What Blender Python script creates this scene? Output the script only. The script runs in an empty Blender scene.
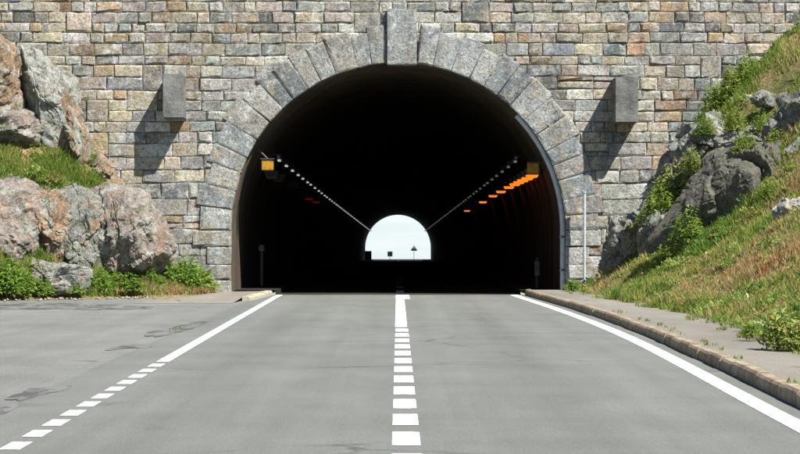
import bpy, bmesh, math, random
import numpy as np
from mathutils import Vector, Matrix, noise

# ------------------------------------------------------------------ camera, sky, sun
sc = bpy.context.scene
COL = sc.collection
F, CX, HY, EYE = 2400.0, 398.0, 234.0, 1.65     # focal length in photo pixels, vanishing point, eye height
WALL = 65.0                                       # distance of the portal wall
EXIT = 328.0                                      # distance of the far portal
SLOPE = 0.0075                                    # the tunnel falls away from the portal

cam = bpy.data.cameras.new('camera')
cam.sensor_width = 36.0
cam.lens = 36.0 * F / 800.0
cam.shift_x = (400 - CX) / 800.0
cam.shift_y = (HY - 227) / 800.0
cam.clip_start, cam.clip_end = 0.1, 8000
camo = bpy.data.objects.new('camera', cam)
COL.objects.link(camo)
camo.location = (0, 0, EYE)
camo.rotation_euler = (math.radians(90), 0, 0)
sc.camera = camo

LDIR = Vector((-1.0, 1.0, -1.78)).normalized()
sun_el = math.asin(-LDIR.z)
sun_rot = math.atan2(-LDIR.x, -LDIR.y)
world = bpy.data.worlds.new('World')
sc.world = world
world.use_nodes = True
wn = world.node_tree.nodes
wl = world.node_tree.links
bg = wn['Background']
sky = wn.new('ShaderNodeTexSky')
sky.sky_type = 'NISHITA'
sky.sun_disc = False
sky.sun_elevation = sun_el
sky.sun_rotation = sun_rot
sky.altitude = 2000
wl.new(sky.outputs[0], bg.inputs[0])
bg.inputs[1].default_value = 0.055

sl = bpy.data.lights.new('sun', 'SUN')
sl.energy = 5.0
sl.angle = math.radians(0.5)
sl.color = (1.0, 0.965, 0.905)
so = bpy.data.objects.new('sun', sl)
COL.objects.link(so)
so.rotation_euler = LDIR.to_track_quat('-Z', 'Y').to_euler()
so.location = (30, -20, 60)

sc.view_settings.view_transform = 'Standard'
sc.view_settings.look = 'None'
sc.view_settings.exposure = 1.05
sc.view_settings.gamma = 1.0
sc.view_settings.use_curve_mapping = False

# ------------------------------------------------------------------ helpers
def P(px, py, Y):
    """the point of the place seen at photo pixel (px, py), at distance Y"""
    return Vector(((px - CX) * Y / F, Y, EYE - (py - HY) * Y / F))

def link(name, me, mat=None, parent=None):
    o = bpy.data.objects.new(name, me)
    COL.objects.link(o)
    if mat is not None and me is not None and not me.materials:
        me.materials.append(mat)
    if parent is not None:
        o.parent = parent
    return o

def mesh(name, verts, faces, smooth=False):
    me = bpy.data.meshes.new(name)
    me.from_pydata([tuple(v) for v in verts], [], [tuple(f) for f in faces])
    me.update()
    if smooth:
        me.polygons.foreach_set('use_smooth', [True] * len(me.polygons))
    return me

def empty(name, loc=(0, 0, 0)):
    o = bpy.data.objects.new(name, None)
    o.empty_display_size = 0.2
    COL.objects.link(o)
    o.location = loc
    return o

def tag(o, label=None, cat=None, group=None, kind=None):
    if label: o['label'] = label
    if cat: o['category'] = cat
    if group: o['group'] = group
    if kind: o['kind'] = kind
    return o

class MB:
    """collects simple solids into one mesh"""
    def __init__(s): s.v, s.f = [], []
    def box(s, a, b):
        n = len(s.v)
        (x0, y0, z0), (x1, y1, z1) = a, b
        s.v += [(x0,y0,z0),(x1,y0,z0),(x1,y1,z0),(x0,y1,z0),(x0,y0,z1),(x1,y0,z1),(x1,y1,z1),(x0,y1,z1)]
        s.f += [(n,n+3,n+2,n+1),(n+4,n+5,n+6,n+7),(n,n+1,n+5,n+4),(n+1,n+2,n+6,n+5),(n+2,n+3,n+7,n+6),(n+3,n,n+4,n+7)]
        return s
    def tube(s, pts, r, seg=8):
        pts = [Vector(p) for p in pts]
        rs = r if isinstance(r, (list, tuple)) else [r] * len(pts)
        base = len(s.v)
        for i, p in enumerate(pts):
            d = (pts[min(i+1, len(pts)-1)] - pts[max(i-1, 0)]).normalized()
            u = d.orthogonal().normalized() if i == 0 else (u - d * u.dot(d)).normalized()
            w = d.cross(u)
            for k in range(seg):
                a = 2*math.pi*k/seg
                s.v.append(tuple(p + (u*math.cos(a) + w*math.sin(a))*rs[i]))
        for i in range(len(pts)-1):
            for k in range(seg):
                a = base+i*seg+k; b = base+i*seg+(k+1) % seg
                s.f.append((a, b, b+seg, a+seg))
        s.f.append(tuple(base+k for k in range(seg))[::-1])
        s.f.append(tuple(base+(len(pts)-1)*seg+k for k in range(seg)))
        return s
    def build(s, name, mat, parent=None, bevel=0):
        me = mesh(name, s.v, s.f)
        if bevel:
            bm = bmesh.new(); bm.from_mesh(me)
            bmesh.ops.bevel(bm, geom=bm.edges[:], offset=bevel, segments=2, affect='EDGES')
            bm.to_mesh(me); bm.free()
        return link(name, me, mat, parent)

# ---- material helper
class MT:
    def __init__(s, name, rough=0.9, spec=0.25):
        s.m = bpy.data.materials.new(name); s.m.use_nodes = True
        s.n = s.m.node_tree.nodes; s.l = s.m.node_tree.links
        s.b = s.n['Principled BSDF']
        s.b.inputs['Roughness'].default_value = rough
        s.b.inputs['Specular IOR Level'].default_value = spec
        s._pos = None
    def pos(s):
        if s._pos is None:
            s._pos = s.n.new('ShaderNodeNewGeometry').outputs['Position']
        return s._pos
    def scaled(s, v):
        m = s.n.new('ShaderNodeMapping'); m.inputs['Scale'].default_value = v
        s.l.new(s.pos(), m.inputs['Vector']); return m.outputs[0]
    def noise(s, scale, detail=6, rough=0.6, vec=None, dist=0.0):
        n = s.n.new('ShaderNodeTexNoise')
        n.inputs['Scale'].default_value = scale; n.inputs['Detail'].default_value = detail
        n.inputs['Roughness'].default_value = rough; n.inputs['Distortion'].default_value = dist
        s.l.new(vec if vec is not None else s.pos(), n.inputs['Vector'])
        return n.outputs[0]
    def voro(s, scale, feature='F1', vec=None):
        n = s.n.new('ShaderNodeTexVoronoi'); n.feature = feature
        n.inputs['Scale'].default_value = scale
        s.l.new(vec if vec is not None else s.pos(), n.inputs['Vector'])
        return n.outputs['Distance']
    def ramp(s, fac, stops):
        r = s.n.new('ShaderNodeValToRGB'); e = r.color_ramp.elements
        while len(e) < len(stops): e.new(0.5)
        for i, (p, c) in enumerate(stops):
            e[i].position = p
            e[i].color = (c, c, c, 1) if isinstance(c, (int, float)) else (*c, 1)
        s.l.new(fac, r.inputs[0]); return r.outputs[0]
    def mix(s, fac, a, b, mode='MIX'):
        m = s.n.new('ShaderNodeMix'); m.data_type = 'RGBA'; m.blend_type = mode
        for ix, val in ((0, fac), (6, a), (7, b)):
            sock = m.inputs[ix]
            if isinstance(val, (int, float)):
                sock.default_value = val if ix == 0 else (val, val, val, 1)
            elif isinstance(val, tuple): sock.default_value = (*val, 1)
            else: s.l.new(val, sock)
        return m.outputs[2]
    def math(s, op, a, b=0.0):
        m = s.n.new('ShaderNodeMath'); m.operation = op
        for i, v in enumerate((a, b)):
            if isinstance(v, (int, float)): m.inputs[i].default_value = v
            else: s.l.new(v, m.inputs[i])
        return m.outputs[0]
    def color(s, c):
        if isinstance(c, tuple): s.b.inputs['Base Color'].default_value = (*c, 1)
        else: s.l.new(c, s.b.inputs['Base Color'])
        return s
    def bump(s, h, strength=0.5, dist=0.02):
        b = s.n.new('ShaderNodeBump'); b.inputs['Strength'].default_value = strength
        b.inputs['Distance'].default_value = dist
        s.l.new(h, b.inputs['Height']); s.l.new(b.outputs[0], s.b.inputs['Normal'])
        return s
    def emit(s, c, k):
        s.b.inputs['Emission Color'].default_value = (*c, 1)
        s.b.inputs['Emission Strength'].default_value = k
        return s

M = {}
def asphalt(name, base, lo, hi, streak=0.18, crack=False):
    t = MT(name, 0.92, 0.2)
    big = t.noise(1.0, 5, 0.6, t.scaled((0.45, 0.10, 1)))
    med = t.noise(1.6, 6, 0.65, t.scaled((1, 0.35, 1)))
    along = t.noise(1.0, 4, 0.6, t.scaled((2.6, 0.03, 1)))
    across = t.noise(1.0, 4, 0.6, t.scaled((0.12, 0.55, 1)))
    fine = t.noise(70, 3, 0.7)
    grit = t.noise(260, 2, 0.6)
    c = t.mix(t.ramp(big, [(0.32, 0), (0.68, 1)]), lo, hi)
    c = t.mix(streak, c, t.ramp(along, [(0.3, 0.45), (0.7, 1.25)]), 'MULTIPLY')
    c = t.mix(0.2, c, t.ramp(across, [(0.32, 0.62), (0.62, 1.12)]), 'MULTIPLY')
    c = t.mix(0.22, c, t.ramp(med, [(0.3, 0.6), (0.7, 1.25)]), 'MULTIPLY')
    c = t.mix(0.6, c, t.ramp(fine, [(0.38, 0.55), (0.62, 1.38)]), 'MULTIPLY')
    c = t.mix(0.5, c, t.ramp(grit, [(0.38, 0.5), (0.62, 1.45)]), 'MULTIPLY')
    if crack:
        wv = t.n.new('ShaderNodeVectorMath'); wv.operation = 'ADD'
        nn = t.n.new('ShaderNodeTexNoise'); nn.inputs['Scale'].default_value = 1.3; nn.inputs['Detail'].default_value = 6
        t.l.new(t.pos(), nn.inputs['Vector'])
        sc2 = t.n.new('ShaderNodeVectorMath'); sc2.operation = 'SCALE'; sc2.inputs['Scale'].default_value = 0.9
        t.l.new(nn.outputs['Color'], sc2.inputs[0]); t.l.new(t.pos(), wv.inputs[0]); t.l.new(sc2.outputs[0], wv.inputs[1])
        ck = t.ramp(t.voro(0.16, 'DISTANCE_TO_EDGE', wv.outputs[0]), [(0.0, 1), (0.012, 0)])
        msk = t.ramp(t.noise(0.21, 3), [(0.5, 0), (0.62, 1)])
        c = t.mix(t.math('MULTIPLY', t.math('MULTIPLY', ck, msk), 0.75), c, (0.05, 0.048, 0.042))
    if base == 'road':
        sx = t.n.new('ShaderNodeSeparateXYZ'); t.l.new(t.pos(), sx.inputs[0])
        lane = t.math('ABSOLUTE', t.math('SUBTRACT', t.math('ABSOLUTE', t.math('ADD', sx.outputs[0], t.math('MULTIPLY', t.noise(.25, 3), .5)), 0.0), 1.85))
        oil = t.ramp(lane, [(0.0, 0.80), (0.28, 0.88), (0.55, 1.0)])
        trk = t.ramp(t.math('ABSOLUTE', t.math('SUBTRACT', lane, 0.85)), [(0.0, 1.10), (0.32, 1.0)])
        c = t.mix(0.45, c, oil, 'MULTIPLY'); c = t.mix(0.4, c, trk, 'MULTIPLY')
        drip = t.ramp(t.noise(3.2, 5, .7, t.scaled((1.5, .8, 1))), [(0.66, 0), (0.72, .45)])
        c = t.mix(drip, c, (0.07, 0.07, 0.065))
    if base == 'patch':
        c = t.mix(t.ramp(t.noise(1.5, 8, 0.75, t.scaled((1.6, .5, 1))), [(0.44, 0), (0.56, 1)]), c, (0.165, 0.168, 0.16))
    c = t.mix(0.45, c, t.ramp(t.noise(22, 6, 0.8), [(0.36, 0.6), (0.64, 1.32)]), 'MULTIPLY')
    t.color(c).bump(t.mix(0.5, fine, grit), 0.6, 0.01)
    M[base] = t.m
asphalt('road_asphalt', 'road', (0.146, 0.153, 0.142), (0.172, 0.179, 0.166), crack=True)
asphalt('old_asphalt', 'layby', (0.148, 0.152, 0.144), (0.208, 0.211, 0.20), 0.1, True)
asphalt('patch_asphalt', 'patch', (0.06, 0.062, 0.06), (0.105, 0.107, 0.102), 0.1)
asphalt('tunnel_asphalt', 'tunnel_road', (0.022, 0.020, 0.018), (0.032, 0.03, 0.027))  # unbleached asphalt, darkened further so the floor reads as tunnel shade
asphalt('pavement_asphalt', 'pavement', (0.17, 0.157, 0.136), (0.25, 0.232, 0.20), 0.05, True)

t = MT('paint_white', 0.7, 0.3)
w = t.ramp(t.noise(9, 8, 0.7), [(0.40, 0), (0.50, 1)])
w2 = t.ramp(t.noise(45, 4, 0.7), [(0.34, 0), (0.44, 1)])
t.color(t.mix(t.math('MULTIPLY', w, w2), (0.36, 0.36, 0.345), (0.72, 0.72, 0.70))); M['paint'] = t.m

def stone_mat(name, mode):
    t = MT(name, 0.93, 0.2)
    if mode == 'object':
        base = t.n.new('ShaderNodeObjectInfo').outputs['Color']
    else:
        at = t.n.new('ShaderNodeAttribute'); at.attribute_name = 'tint'; base = at.outputs['Color']
    n1 = t.noise(2.2, 8, 0.7); n2 = t.noise(6, 9, 0.75, dist=.5); n3 = t.noise(19, 6, 0.75)
    c = t.mix(t.ramp(n1, [(0.50, 0), (0.64, 0.8)]), base, (0.41, 0.34, 0.235))
    c = t.mix(t.ramp(t.noise(3.3, 8, 0.75), [(0.52, 0), (0.60, 0.85)]), c, (0.47, 0.47, 0.44))
    c = t.mix(t.ramp(t.noise(1.1, 6, 0.7), [(0.54, 0), (0.68, 0.7)]), c, (0.27, 0.275, 0.27))
    c = t.mix(1.0, c, t.ramp(n2, [(0.28, 0.30), (0.46, 0.95), (0.56, 1.05), (0.74, 1.6)]), 'MULTIPLY')
    c = t.mix(0.9, c, t.ramp(n3, [(0.3, 0.42), (0.7, 1.5)]), 'MULTIPLY')
    stn = t.noise(1.0, 6, 0.7, t.scaled((1.1, 1, .16)))
    c = t.mix(0.8, c, t.ramp(stn, [(0.32, 0.55), (0.5, 1.0), (0.7, 1.2)]), 'MULTIPLY')
    c = t.mix(t.ramp(t.noise(11, 8, 0.8), [(0.54, 0), (0.63, 0.85)]), c, (0.07, 0.07, 0.062))
    t.color(c).bump(t.mix(0.4, n2, n3), 1.0, 0.10)
    return t.m
M['stone'] = stone_mat('portal_stone', 'object')
M['stone_far'] = stone_mat('portal_stone_joined', 'island')

t = MT('mortar', 0.95, 0.1)
t.color(t.mix(t.ramp(t.noise(1.5, 5), [(0.35, 0), (0.65, 1)]), (0.11, 0.105, 0.095), (0.25, 0.24, 0.22)))
t.bump(t.noise(40, 5), 0.8, 0.02); M['mortar'] = t.m

t = MT('concrete', 0.9, 0.2)
t.color(t.mix(t.ramp(t.noise(2.2, 7, 0.65), [(0.3, 0), (0.7, 1)]), (0.075, 0.078, 0.074), (0.25, 0.25, 0.235)))
t.bump(t.noise(12, 8, 0.75), 0.9, 0.05); M['concrete'] = t.m  # weathered grey concrete

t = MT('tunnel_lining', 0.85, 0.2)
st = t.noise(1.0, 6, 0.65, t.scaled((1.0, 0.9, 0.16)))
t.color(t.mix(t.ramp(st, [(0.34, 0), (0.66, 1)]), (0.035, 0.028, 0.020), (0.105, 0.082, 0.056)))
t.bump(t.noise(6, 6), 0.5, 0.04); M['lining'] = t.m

t = MT('kerb_granite', 0.9, 0.25)
k1 = t.noise(3.5, 7, 0.7); k2 = t.noise(40, 4, 0.7)
c = t.mix(t.ramp(k1, [(0.36, 0), (0.64, 1)]), (0.19, 0.13, 0.075), (0.40, 0.34, 0.26))
t.color(t.mix(0.7, c, t.ramp(k2, [(0.3, 0.5), (0.7, 1.4)]), 'MULTIPLY')).bump(k2, 0.7, 0.02); M['kerb'] = t.m
t = MT('kerb_yellow', 0.9, 0.25)
k1 = t.noise(5, 7, 0.7)
t.color(t.mix(t.ramp(k1, [(0.40, 0), (0.60, 1)]), (0.30, 0.28, 0.23), (0.40, 0.36, 0.26))).bump(k1, 0.6, 0.02); M['kerb_yellow'] = t.m

def rock_mat(nm, pale):
    t = MT(nm, 0.93, 0.2)
    base = t.n.new('ShaderNodeObjectInfo').outputs['Color']
    n1 = t.noise(1.5, 9, 0.72, dist=0.6); n2 = t.noise(5.5, 10, 0.78, dist=0.6); n3 = t.noise(22, 6, 0.75)
    c = t.mix(t.ramp(n1, [(0.53, 0), (0.61, 0.8)] if pale else [(0.57, 0), (0.66, .6)]), base, (0.38, 0.24, 0.15) if pale else (.2, .13, .085))
    c = t.mix(t.ramp(t.noise(2.4, 9, 0.75), [(0.49, 0), (0.58, 0.9)] if pale else [(0.54, 0), (0.66, 0.6)]), c, (0.36, 0.37, 0.33))
    c = t.mix(t.ramp(t.noise(3.3, 8, 0.75), [(0.52, 0), (0.60, 0.85)]), c, (0.12, 0.13, 0.075))
    c = t.mix(1.0, c, t.ramp(n2, [(0.28, 0.22), (0.48, 0.95), (0.72, 1.6)]), 'MULTIPLY')
    c = t.mix(0.85, c, t.ramp(n3, [(0.3, 0.45), (0.7, 1.45)]), 'MULTIPLY')
    t.color(c).bump(t.mix(0.4, n2, n3), 1.0, 0.14)
    return t.m
M['rock'] = rock_mat('mountain_rock', True)
M['dark_rock'] = rock_mat('dark_mountain_rock', False)

t = MT('bank_soil', 0.95, 0.1)
n1 = t.noise(0.8, 7, 0.65); n2 = t.noise(7, 7, 0.7)
c = t.ramp(n1, [(0.30, (0.10, 0.11, 0.04)), (0.48, (0.17, 0.145, 0.065)), (0.60, (0.24, 0.18, 0.09)), (0.72, (0.15, 0.11, 0.065))])
t.color(t.mix(0.8, c, t.ramp(n2, [(0.3, 0.4), (0.7, 1.5)]), 'MULTIPLY')).bump(n2, 1.0, 0.1); M['soil'] = t.m

t = MT('ground_earth', 0.95, 0.1)
n1 = t.noise(0.35, 6); n2 = t.noise(12, 6)
c = t.mix(t.ramp(n1, [(0.4, 0), (0.6, 1)]), (0.24, 0.22, 0.18), (0.13, 0.14, 0.06))
t.color(t.mix(0.7, c, t.ramp(n2, [(0.3, 0.5), (0.7, 1.4)]), 'MULTIPLY')).bump(n2, 0.8, 0.03); M['earth'] = t.m

t = MT('pale_gravel', 0.95, 0.1)
n1 = t.noise(0.05, 6)
t.color(t.mix(t.ramp(n1, [(0.35, 0), (0.65, 1)]), (0.28, 0.315, 0.325), (0.32, 0.35, 0.355))); M['gravel'] = t.m

def leaf_mat(name, attr, trans=0.5):
    t = MT(name, 0.6, 0.3)
    a = t.n.new('ShaderNodeAttribute'); a.attribute_name = attr
    t.color(a.outputs['Color'])
    tr = t.n.new('ShaderNodeBsdfTranslucent'); t.l.new(a.outputs['Color'], tr.inputs['Color'])
    mx = t.n.new('ShaderNodeMixShader'); mx.inputs[0].default_value = trans
    t.l.new(t.b.outputs[0], mx.inputs[1]); t.l.new(tr.outputs[0], mx.inputs[2])
    t.l.new(mx.outputs[0], t.n['Material Output'].inputs['Surface'])
    return t.m
M['leaf'] = leaf_mat('leaf_green', 'tint')
M['stem'] = MT('plant_stem', 0.8).color((0.09, 0.11, 0.03)).m
t = MT('galvanised_steel', 0.5, 0.5); t.b.inputs['Metallic'].default_value = 0.1
t.color(t.mix(t.ramp(t.noise(8, 5), [(0.3, 0), (0.7, 1)]), (0.34, 0.38, 0.41), (0.50, 0.54, 0.57))); M['steel'] = t.m
M['dark_steel'] = MT('dark_steel', 0.6, 0.4).color((0.05, 0.05, 0.05)).m
M['tray'] = MT('cable_tray_metal', 0.5, 0.5).color((0.30, 0.31, 0.32)).m
t = MT('amber_box_paint', 0.5, 0.4)
t.color(t.mix(t.ramp(t.noise(14, 5), [(0.35, 0), (0.6, 1)]), (0.24, 0.12, 0.01), (0.40, 0.21, 0.012))); M['amber_box'] = t.m
M['amber_lit'] = MT('amber_lamp_glass', 0.4).color((0.6, 0.2, 0.02)).emit((1.0, 0.20, 0.012), 0.65).m
M['amber_dim'] = MT('amber_lamp_glass_far', 0.4).color((0.5, 0.2, 0.05)).emit((1.0, 0.24, 0.06), 0.45).m
M['amber_off'] = MT('lamp_glass_off', 0.4).color((0.22, 0.13, 0.10)).m
M['red_dim'] = MT('red_lamp_glass', 0.4).color((0.4, 0.03, 0.02)).emit((1.0, 0.03, 0.02), 0.035).m
M['white_lamp'] = MT('white_lamp_glass', 0.4).color((0.7, 0.7, 0.7)).emit((0.95, 0.97, 1.0), 0.24).m
M['white_lamp_dim'] = MT('white_lamp_glass_dim', 0.4).color((0.6, 0.6, 0.6)).emit((0.95, 0.97, 1.0), 0.05).m
M['grey_sign'] = MT('sign_grey', 0.6).color((0.42, 0.45, 0.46)).m
M['sign_white'] = MT('sign_face', 0.6).color((0.16, 0.18, 0.19)).m

# ------------------------------------------------------------------ ground, road
def strip(name, left, right, zf, mat, parent=None, ys=None):
    """a sheet between two plan curves x = left(y), right(y)"""
    v, f = [], []
    for i, y in enumerate(ys):
        v += [(left(y), y, zf(y)), (right(y), y, zf(y))]
        if i: f.append((2*i-2, 2*i-1, 2*i+1, 2*i))
    return link(name, mesh(name, v, f), mat, parent)
def ip(tab):
    xs = [a for a, b in tab]; ys = [b for a, b in tab]
    return lambda y: float(np.interp(y, xs, ys))
def smooth_ip(tab):
    f0 = ip(tab)
    return lambda y: sum(f0(y + k) for k in (-3, -1.5, 0, 1.5, 3)) / 5.0

YS = list(np.linspace(-40, 65.2, 106))
line_r = smooth_ip([(-40, 3.3), (14, 3.36), (20.5, 3.44), (24, 3.49), (31, 3.62), (38, 3.69), (45, 3.64), (53, 3.48), (59, 3.30), (62.5, 3.17), (75, 3.0)])
kerb_r = smooth_ip([(-40, 3.6), (14, 3.68), (22.6, 3.80), (31, 3.95), (38, 4.02), (46, 3.98), (53, 3.84), (58, 3.66), (62, 3.50), (65, 3.42), (75, 3.36)])
line_l = smooth_ip([(-40, -2.9), (18.5, -2.97), (24, -3.0), (35, -3.06), (50, -3.14), (62, -3.2), (75, -3.2)])
foot_r = smooth_ip([(-40, 5.0), (15, 5.15), (31, 5.35), (45, 5.6), (55, 5.3), (63, 4.65), (70, 4.6)])

g = link('ground', mesh('ground', [(-2500,-2500,-.05),(2500,-2500,-.05),(2500,65.0,-.05),(-2500,65.0,-.05)], [(0,1,2,3)]), M['earth'])
tag(g, kind='structure')
road = strip('road', lambda y: -3.75, lambda y: kerb_r(y)+0.03, lambda y: 0.0, M['road'], ys=YS); tag(road, kind='structure')
lay = strip('lay_by', lambda y: -14.0 if y > -20 else -9, lambda y: -3.745, lambda y: -0.004, M['layby'], ys=YS); tag(lay, kind='structure')
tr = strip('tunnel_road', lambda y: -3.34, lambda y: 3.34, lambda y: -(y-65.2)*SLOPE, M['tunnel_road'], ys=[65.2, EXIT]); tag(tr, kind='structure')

# dark repairs and worn hollows in the lay-by
def blob_sheet(name, pxpoly, z, mat, parent, seed, jag=0.16):
    pts = []
    n = len(pxpoly)
    gp = []
    for px, py in pxpoly:
        Y = F*(EYE-z)/(py-HY); gp.append(P(px, py, Y))
    c = sum(gp, Vector())/n
    for i in range(n):
        for k in range(10):
            q = k/10
            a, b, d, e = gp[i-1], gp[i], gp[(i+1) % n], gp[(i+2) % n]
            p = .5*(2*b+(d-a)*q+(2*a-5*b+4*d-e)*q*q+(3*b-a-3*d+e)*q**3)
            w_ = 1+jag*noise.fractal(p*1.3+Vector((seed, 0, 0)), 1, 2, 4)
            p = c+(p-c)*w_
            pts.append((p.x, p.y, z))
    pts.append((c.x, c.y, z)); m = len(pts)-1
    return link(name, mesh(name, pts, [(k, (k+1) % m, m) for k in range(m)]), mat, parent)
blob_sheet('asphalt_patch', [(-40, 304.5), (60, 303), (120, 305), (146, 308), (100, 309.5), (40, 309), (-40, 309)], 0.003, M['patch'], lay, 1, .35)
blob_sheet('asphalt_patch', [(146, 333), (172, 327), (196, 321.5), (204, 323), (190, 329), (170, 334), (150, 337)], 0.003, M['patch'], lay, 2, .35)
blob_sheet('asphalt_patch', [(108, 350), (128, 344), (152, 344.5), (150, 347.5), (128, 348)], 0.003, M['patch'], lay, 3, .35)
blob_sheet('asphalt_patch', [(12, 397), (30, 388), (66, 386), (62, 391), (36, 396), (18, 402)], 0.003, M['patch'], lay, 4, .35)
blob_sheet('asphalt_patch', [(-20, 412), (0, 405), (20, 403), (14, 410), (-20, 418)], 0.003, M['patch'], lay, 5, .35)

# markings
def quad_strip(name, xf, w, y0, y1, n, z, parent):
    v, f = [], []
    for i in range(n+1):
        y = y0+(y1-y0)*i/n; x = xf(y)
        v += [(x-w/2, y, z), (x+w/2, y, z)]
        if i: f.append((2*i-2, 2*i-1, 2*i+1, 2*i))
    return link(name, mesh(name, v, f), M['paint'], parent)
cl = tag(empty('centre_line', (0, 0, 0)), kind='structure')
y = F*EYE/(436.3-HY) - 0.62 - 2*12
k = 0
while y < 40.5:
    quad_strip('dash', lambda q: 0.065, 0.222 if y > 22 else 0.225, y, y+1.27, 2, 0.004, cl)
    y += 1.98
quad_strip('dash', lambda q: 0.055, 0.215, y, 60.6, 6, 0.004, cl)
quad_strip('dash', lambda q: 0.12, 0.36, 60.9, 64.9, 4, 0.004, cl)
for q in range(30):
    yy = 68 + q*9
    strip('dash', lambda y: -0.05, lambda y: 0.17, lambda y: 0.008-(y-65.2)*SLOPE, M['paint'], cl, ys=[yy, yy+4])
el = tag(empty('left_edge_line', (0, 0, 0)), kind='structure')
y = 3960/(446-234) - 0.34 - 1.145*14
while y < 30.6:
    quad_strip('dash', line_l, 0.165, y, y+0.68, 2, 0.004, el)
    y += 1.145
quad_strip('solid_line', line_l, 0.165, y, 65.0, 30, 0.004, el)
er = tag(empty('right_edge_line', (0, 0, 0)), kind='structure')
quad_strip('solid_line', line_r, 0.215, -35, 65.0, 90, 0.004, er)

# right kerb of single stones, and the pavement behind it
def kerb_run(parent, xf, y0, y1, side, h, w, mat, seed, step=1.0):
    rnd = random.Random(seed); y = y0
    while y < y1 - 0.2:
        ln = min(step*rnd.uniform(0.8, 1.25), y1-y)
        a, b = y+0.008, y+ln-0.008
        dh = rnd.uniform(-0.012, 0.012); dx = rnd.uniform(-0.012, 0.012)
        v = []
        for yy in (a, b):
            x = xf(yy)+dx
            prof = [(0, -0.1), (0.012, h*0.55), (0.02, h-0.028), (0.045, h), (w, h+0.003), (w, -0.1)]
            v += [(x+side*p, yy, z+(dh if z > 0 else 0)) for p, z in prof]
        f = [(i, (i+1) % 6, 6+(i+1) % 6, 6+i) for i in range(6)] + [(5,4,3,2,1,0), (6,7,8,9,10,11)]
        link('kerb_stone', mesh('kerb_stone', v, f), mat, parent)
        y += ln
kr = tag(empty('kerb', (3.8, 20, 0)), kind='structure')
kr.location = (0, 0, 0)
kerb_run(kr, kerb_r, 10, 65.1, 1, 0.145, 0.15, M['kerb'], 3)
pv = strip('pavement', lambda y: kerb_r(y)+0.15, lambda y: foot_r(y)+0.9, lambda y: 0.134, M['pavement'], ys=list(np.linspace(8, 65.2, 60))); tag(pv, kind='structure')
kl = tag(empty('kerb', (0, 0, 0)), kind='structure')
lk = smooth_ip([(50, -4.3), (56, -3.9), (59, -3.62), (62, -3.48), (65, -3.38), (72, -3.34)])
kerb_run(kl, lk, 59.2, 65.1, -1, 0.115, 0.20, M['kerb_yellow'], 7, 1.1)
V, FC = [], []
for i, y in enumerate(np.linspace(57.0, 65.2, 14)):
    hh = .100*min(1, max(0, (y-57.6)/1.8))
    xr = lk(y)-0.19; xl = -5.0-max(0, 61-y)*.12
    V += [(xl-.9, y, .0), (xl, y, hh*.8+.001), (xr, y, hh+.001)]
    if i: FC += [(3*i-3, 3*i-2, 3*i+1, 3*i), (3*i-2, 3*i-1, 3*i+2, 3*i+1)]
pl = link('pavement', mesh('pavement', V, FC), M['pavement']); tag(pl, kind='structure')

# ------------------------------------------------------------------ tunnel portal
R, ZC = 4.53, 1.76
rnd = random.Random(11)
portal = tag(empty('tunnel_portal', (0, WALL, 0)), 'grey and tan stone masonry tunnel portal wall around the dark arch', 'tunnel portal')
PAL = {'tan': (.44,.39,.295), 'orange': (.39,.285,.18), 'grey': (.35,.345,.31), 'light': (.49,.48,.435), 'blue': (.265,.29,.29),
       'dark': (.17,.17,.16), 'pink': (.40,.355,.31), 'green': (.33,.34,.315)}
def wob(x, z):
    """courses are laid by hand: joints wander a little"""
    return (x + .025*noise.noise((x*.9, z*1.3, 5)), z + .045*noise.noise((x*.35, z*.8, 9)) + .015*noise.noise((x*1.7, z*2, 2)))
def stone_geo(corners, yfront, depth, bulge, seed, joint=0.008, jit=.014):
    """rock-faced block: corners in (x, z) anticlockwise; joint kept free round it"""
    r = random.Random(seed)
    c = [Vector(p) for p in corners]
    ins = []
    for i in range(4):
        a, b, d = c[i-1], c[i], c[(i+1) % 4]
        e1 = (b-a).normalized(); e2 = (d-b).normalized()
        n1 = Vector((-e1.y, e1.x)); n2 = Vector((-e2.y, e2.x))
        ins.append(b + (n1+n2)*(joint*r.uniform(.7, 1.5)))
    wd = (c[1]-c[0]).length; ht = (c[3]-c[0]).length
    ea = lambda: min(.2, .03/wd*r.uniform(.5, 2.6))
    eb = lambda: min(.25, .026/ht*r.uniform(.5, 2.8))
    tilt = r.uniform(-.9, .9); tilt2 = r.uniform(-.6, 1.0)
    v = []
    for j in range(4):
        for i in range(5):
            u = [0, ea(), r.uniform(.35, .65), 1-ea(), 1][i]
            q = [0, eb(), 1-eb(), 1][j]
            inner = (0 < i < 4) and (0 < j < 3)
            p = ins[0]*(1-u)*(1-q)+ins[1]*u*(1-q)+ins[2]*u*q+ins[3]*(1-u)*q
            if inner:
                pr = bulge*max(.12, r.uniform(.35, 1.3)*(1+tilt*(u-.5)+tilt2*(q-.5)))
            else:
                p = p + Vector((r.uniform(-jit, jit)*.8, r.uniform(-jit, jit)*.7))
                pr = r.uniform(-.006, .012)
            v.append((p.x, yfront-pr, p.y))
    f = [(j*5+i, j*5+i+1, j*5+i+6, j*5+i+5) for j in range(3) for i in range(4)]
    ring = [0,1,2,3,4,9,14,19,18,17,16,15,10,5]
    n = len(v); m = len(ring)
    v += [(v[k][0], yfront+depth, v[k][2]) for k in ring]
    for k in range(m):
        f.append((ring[k], n+k, n+(k+1) % m, ring[(k+1) % m]))
    return v, f
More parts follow.
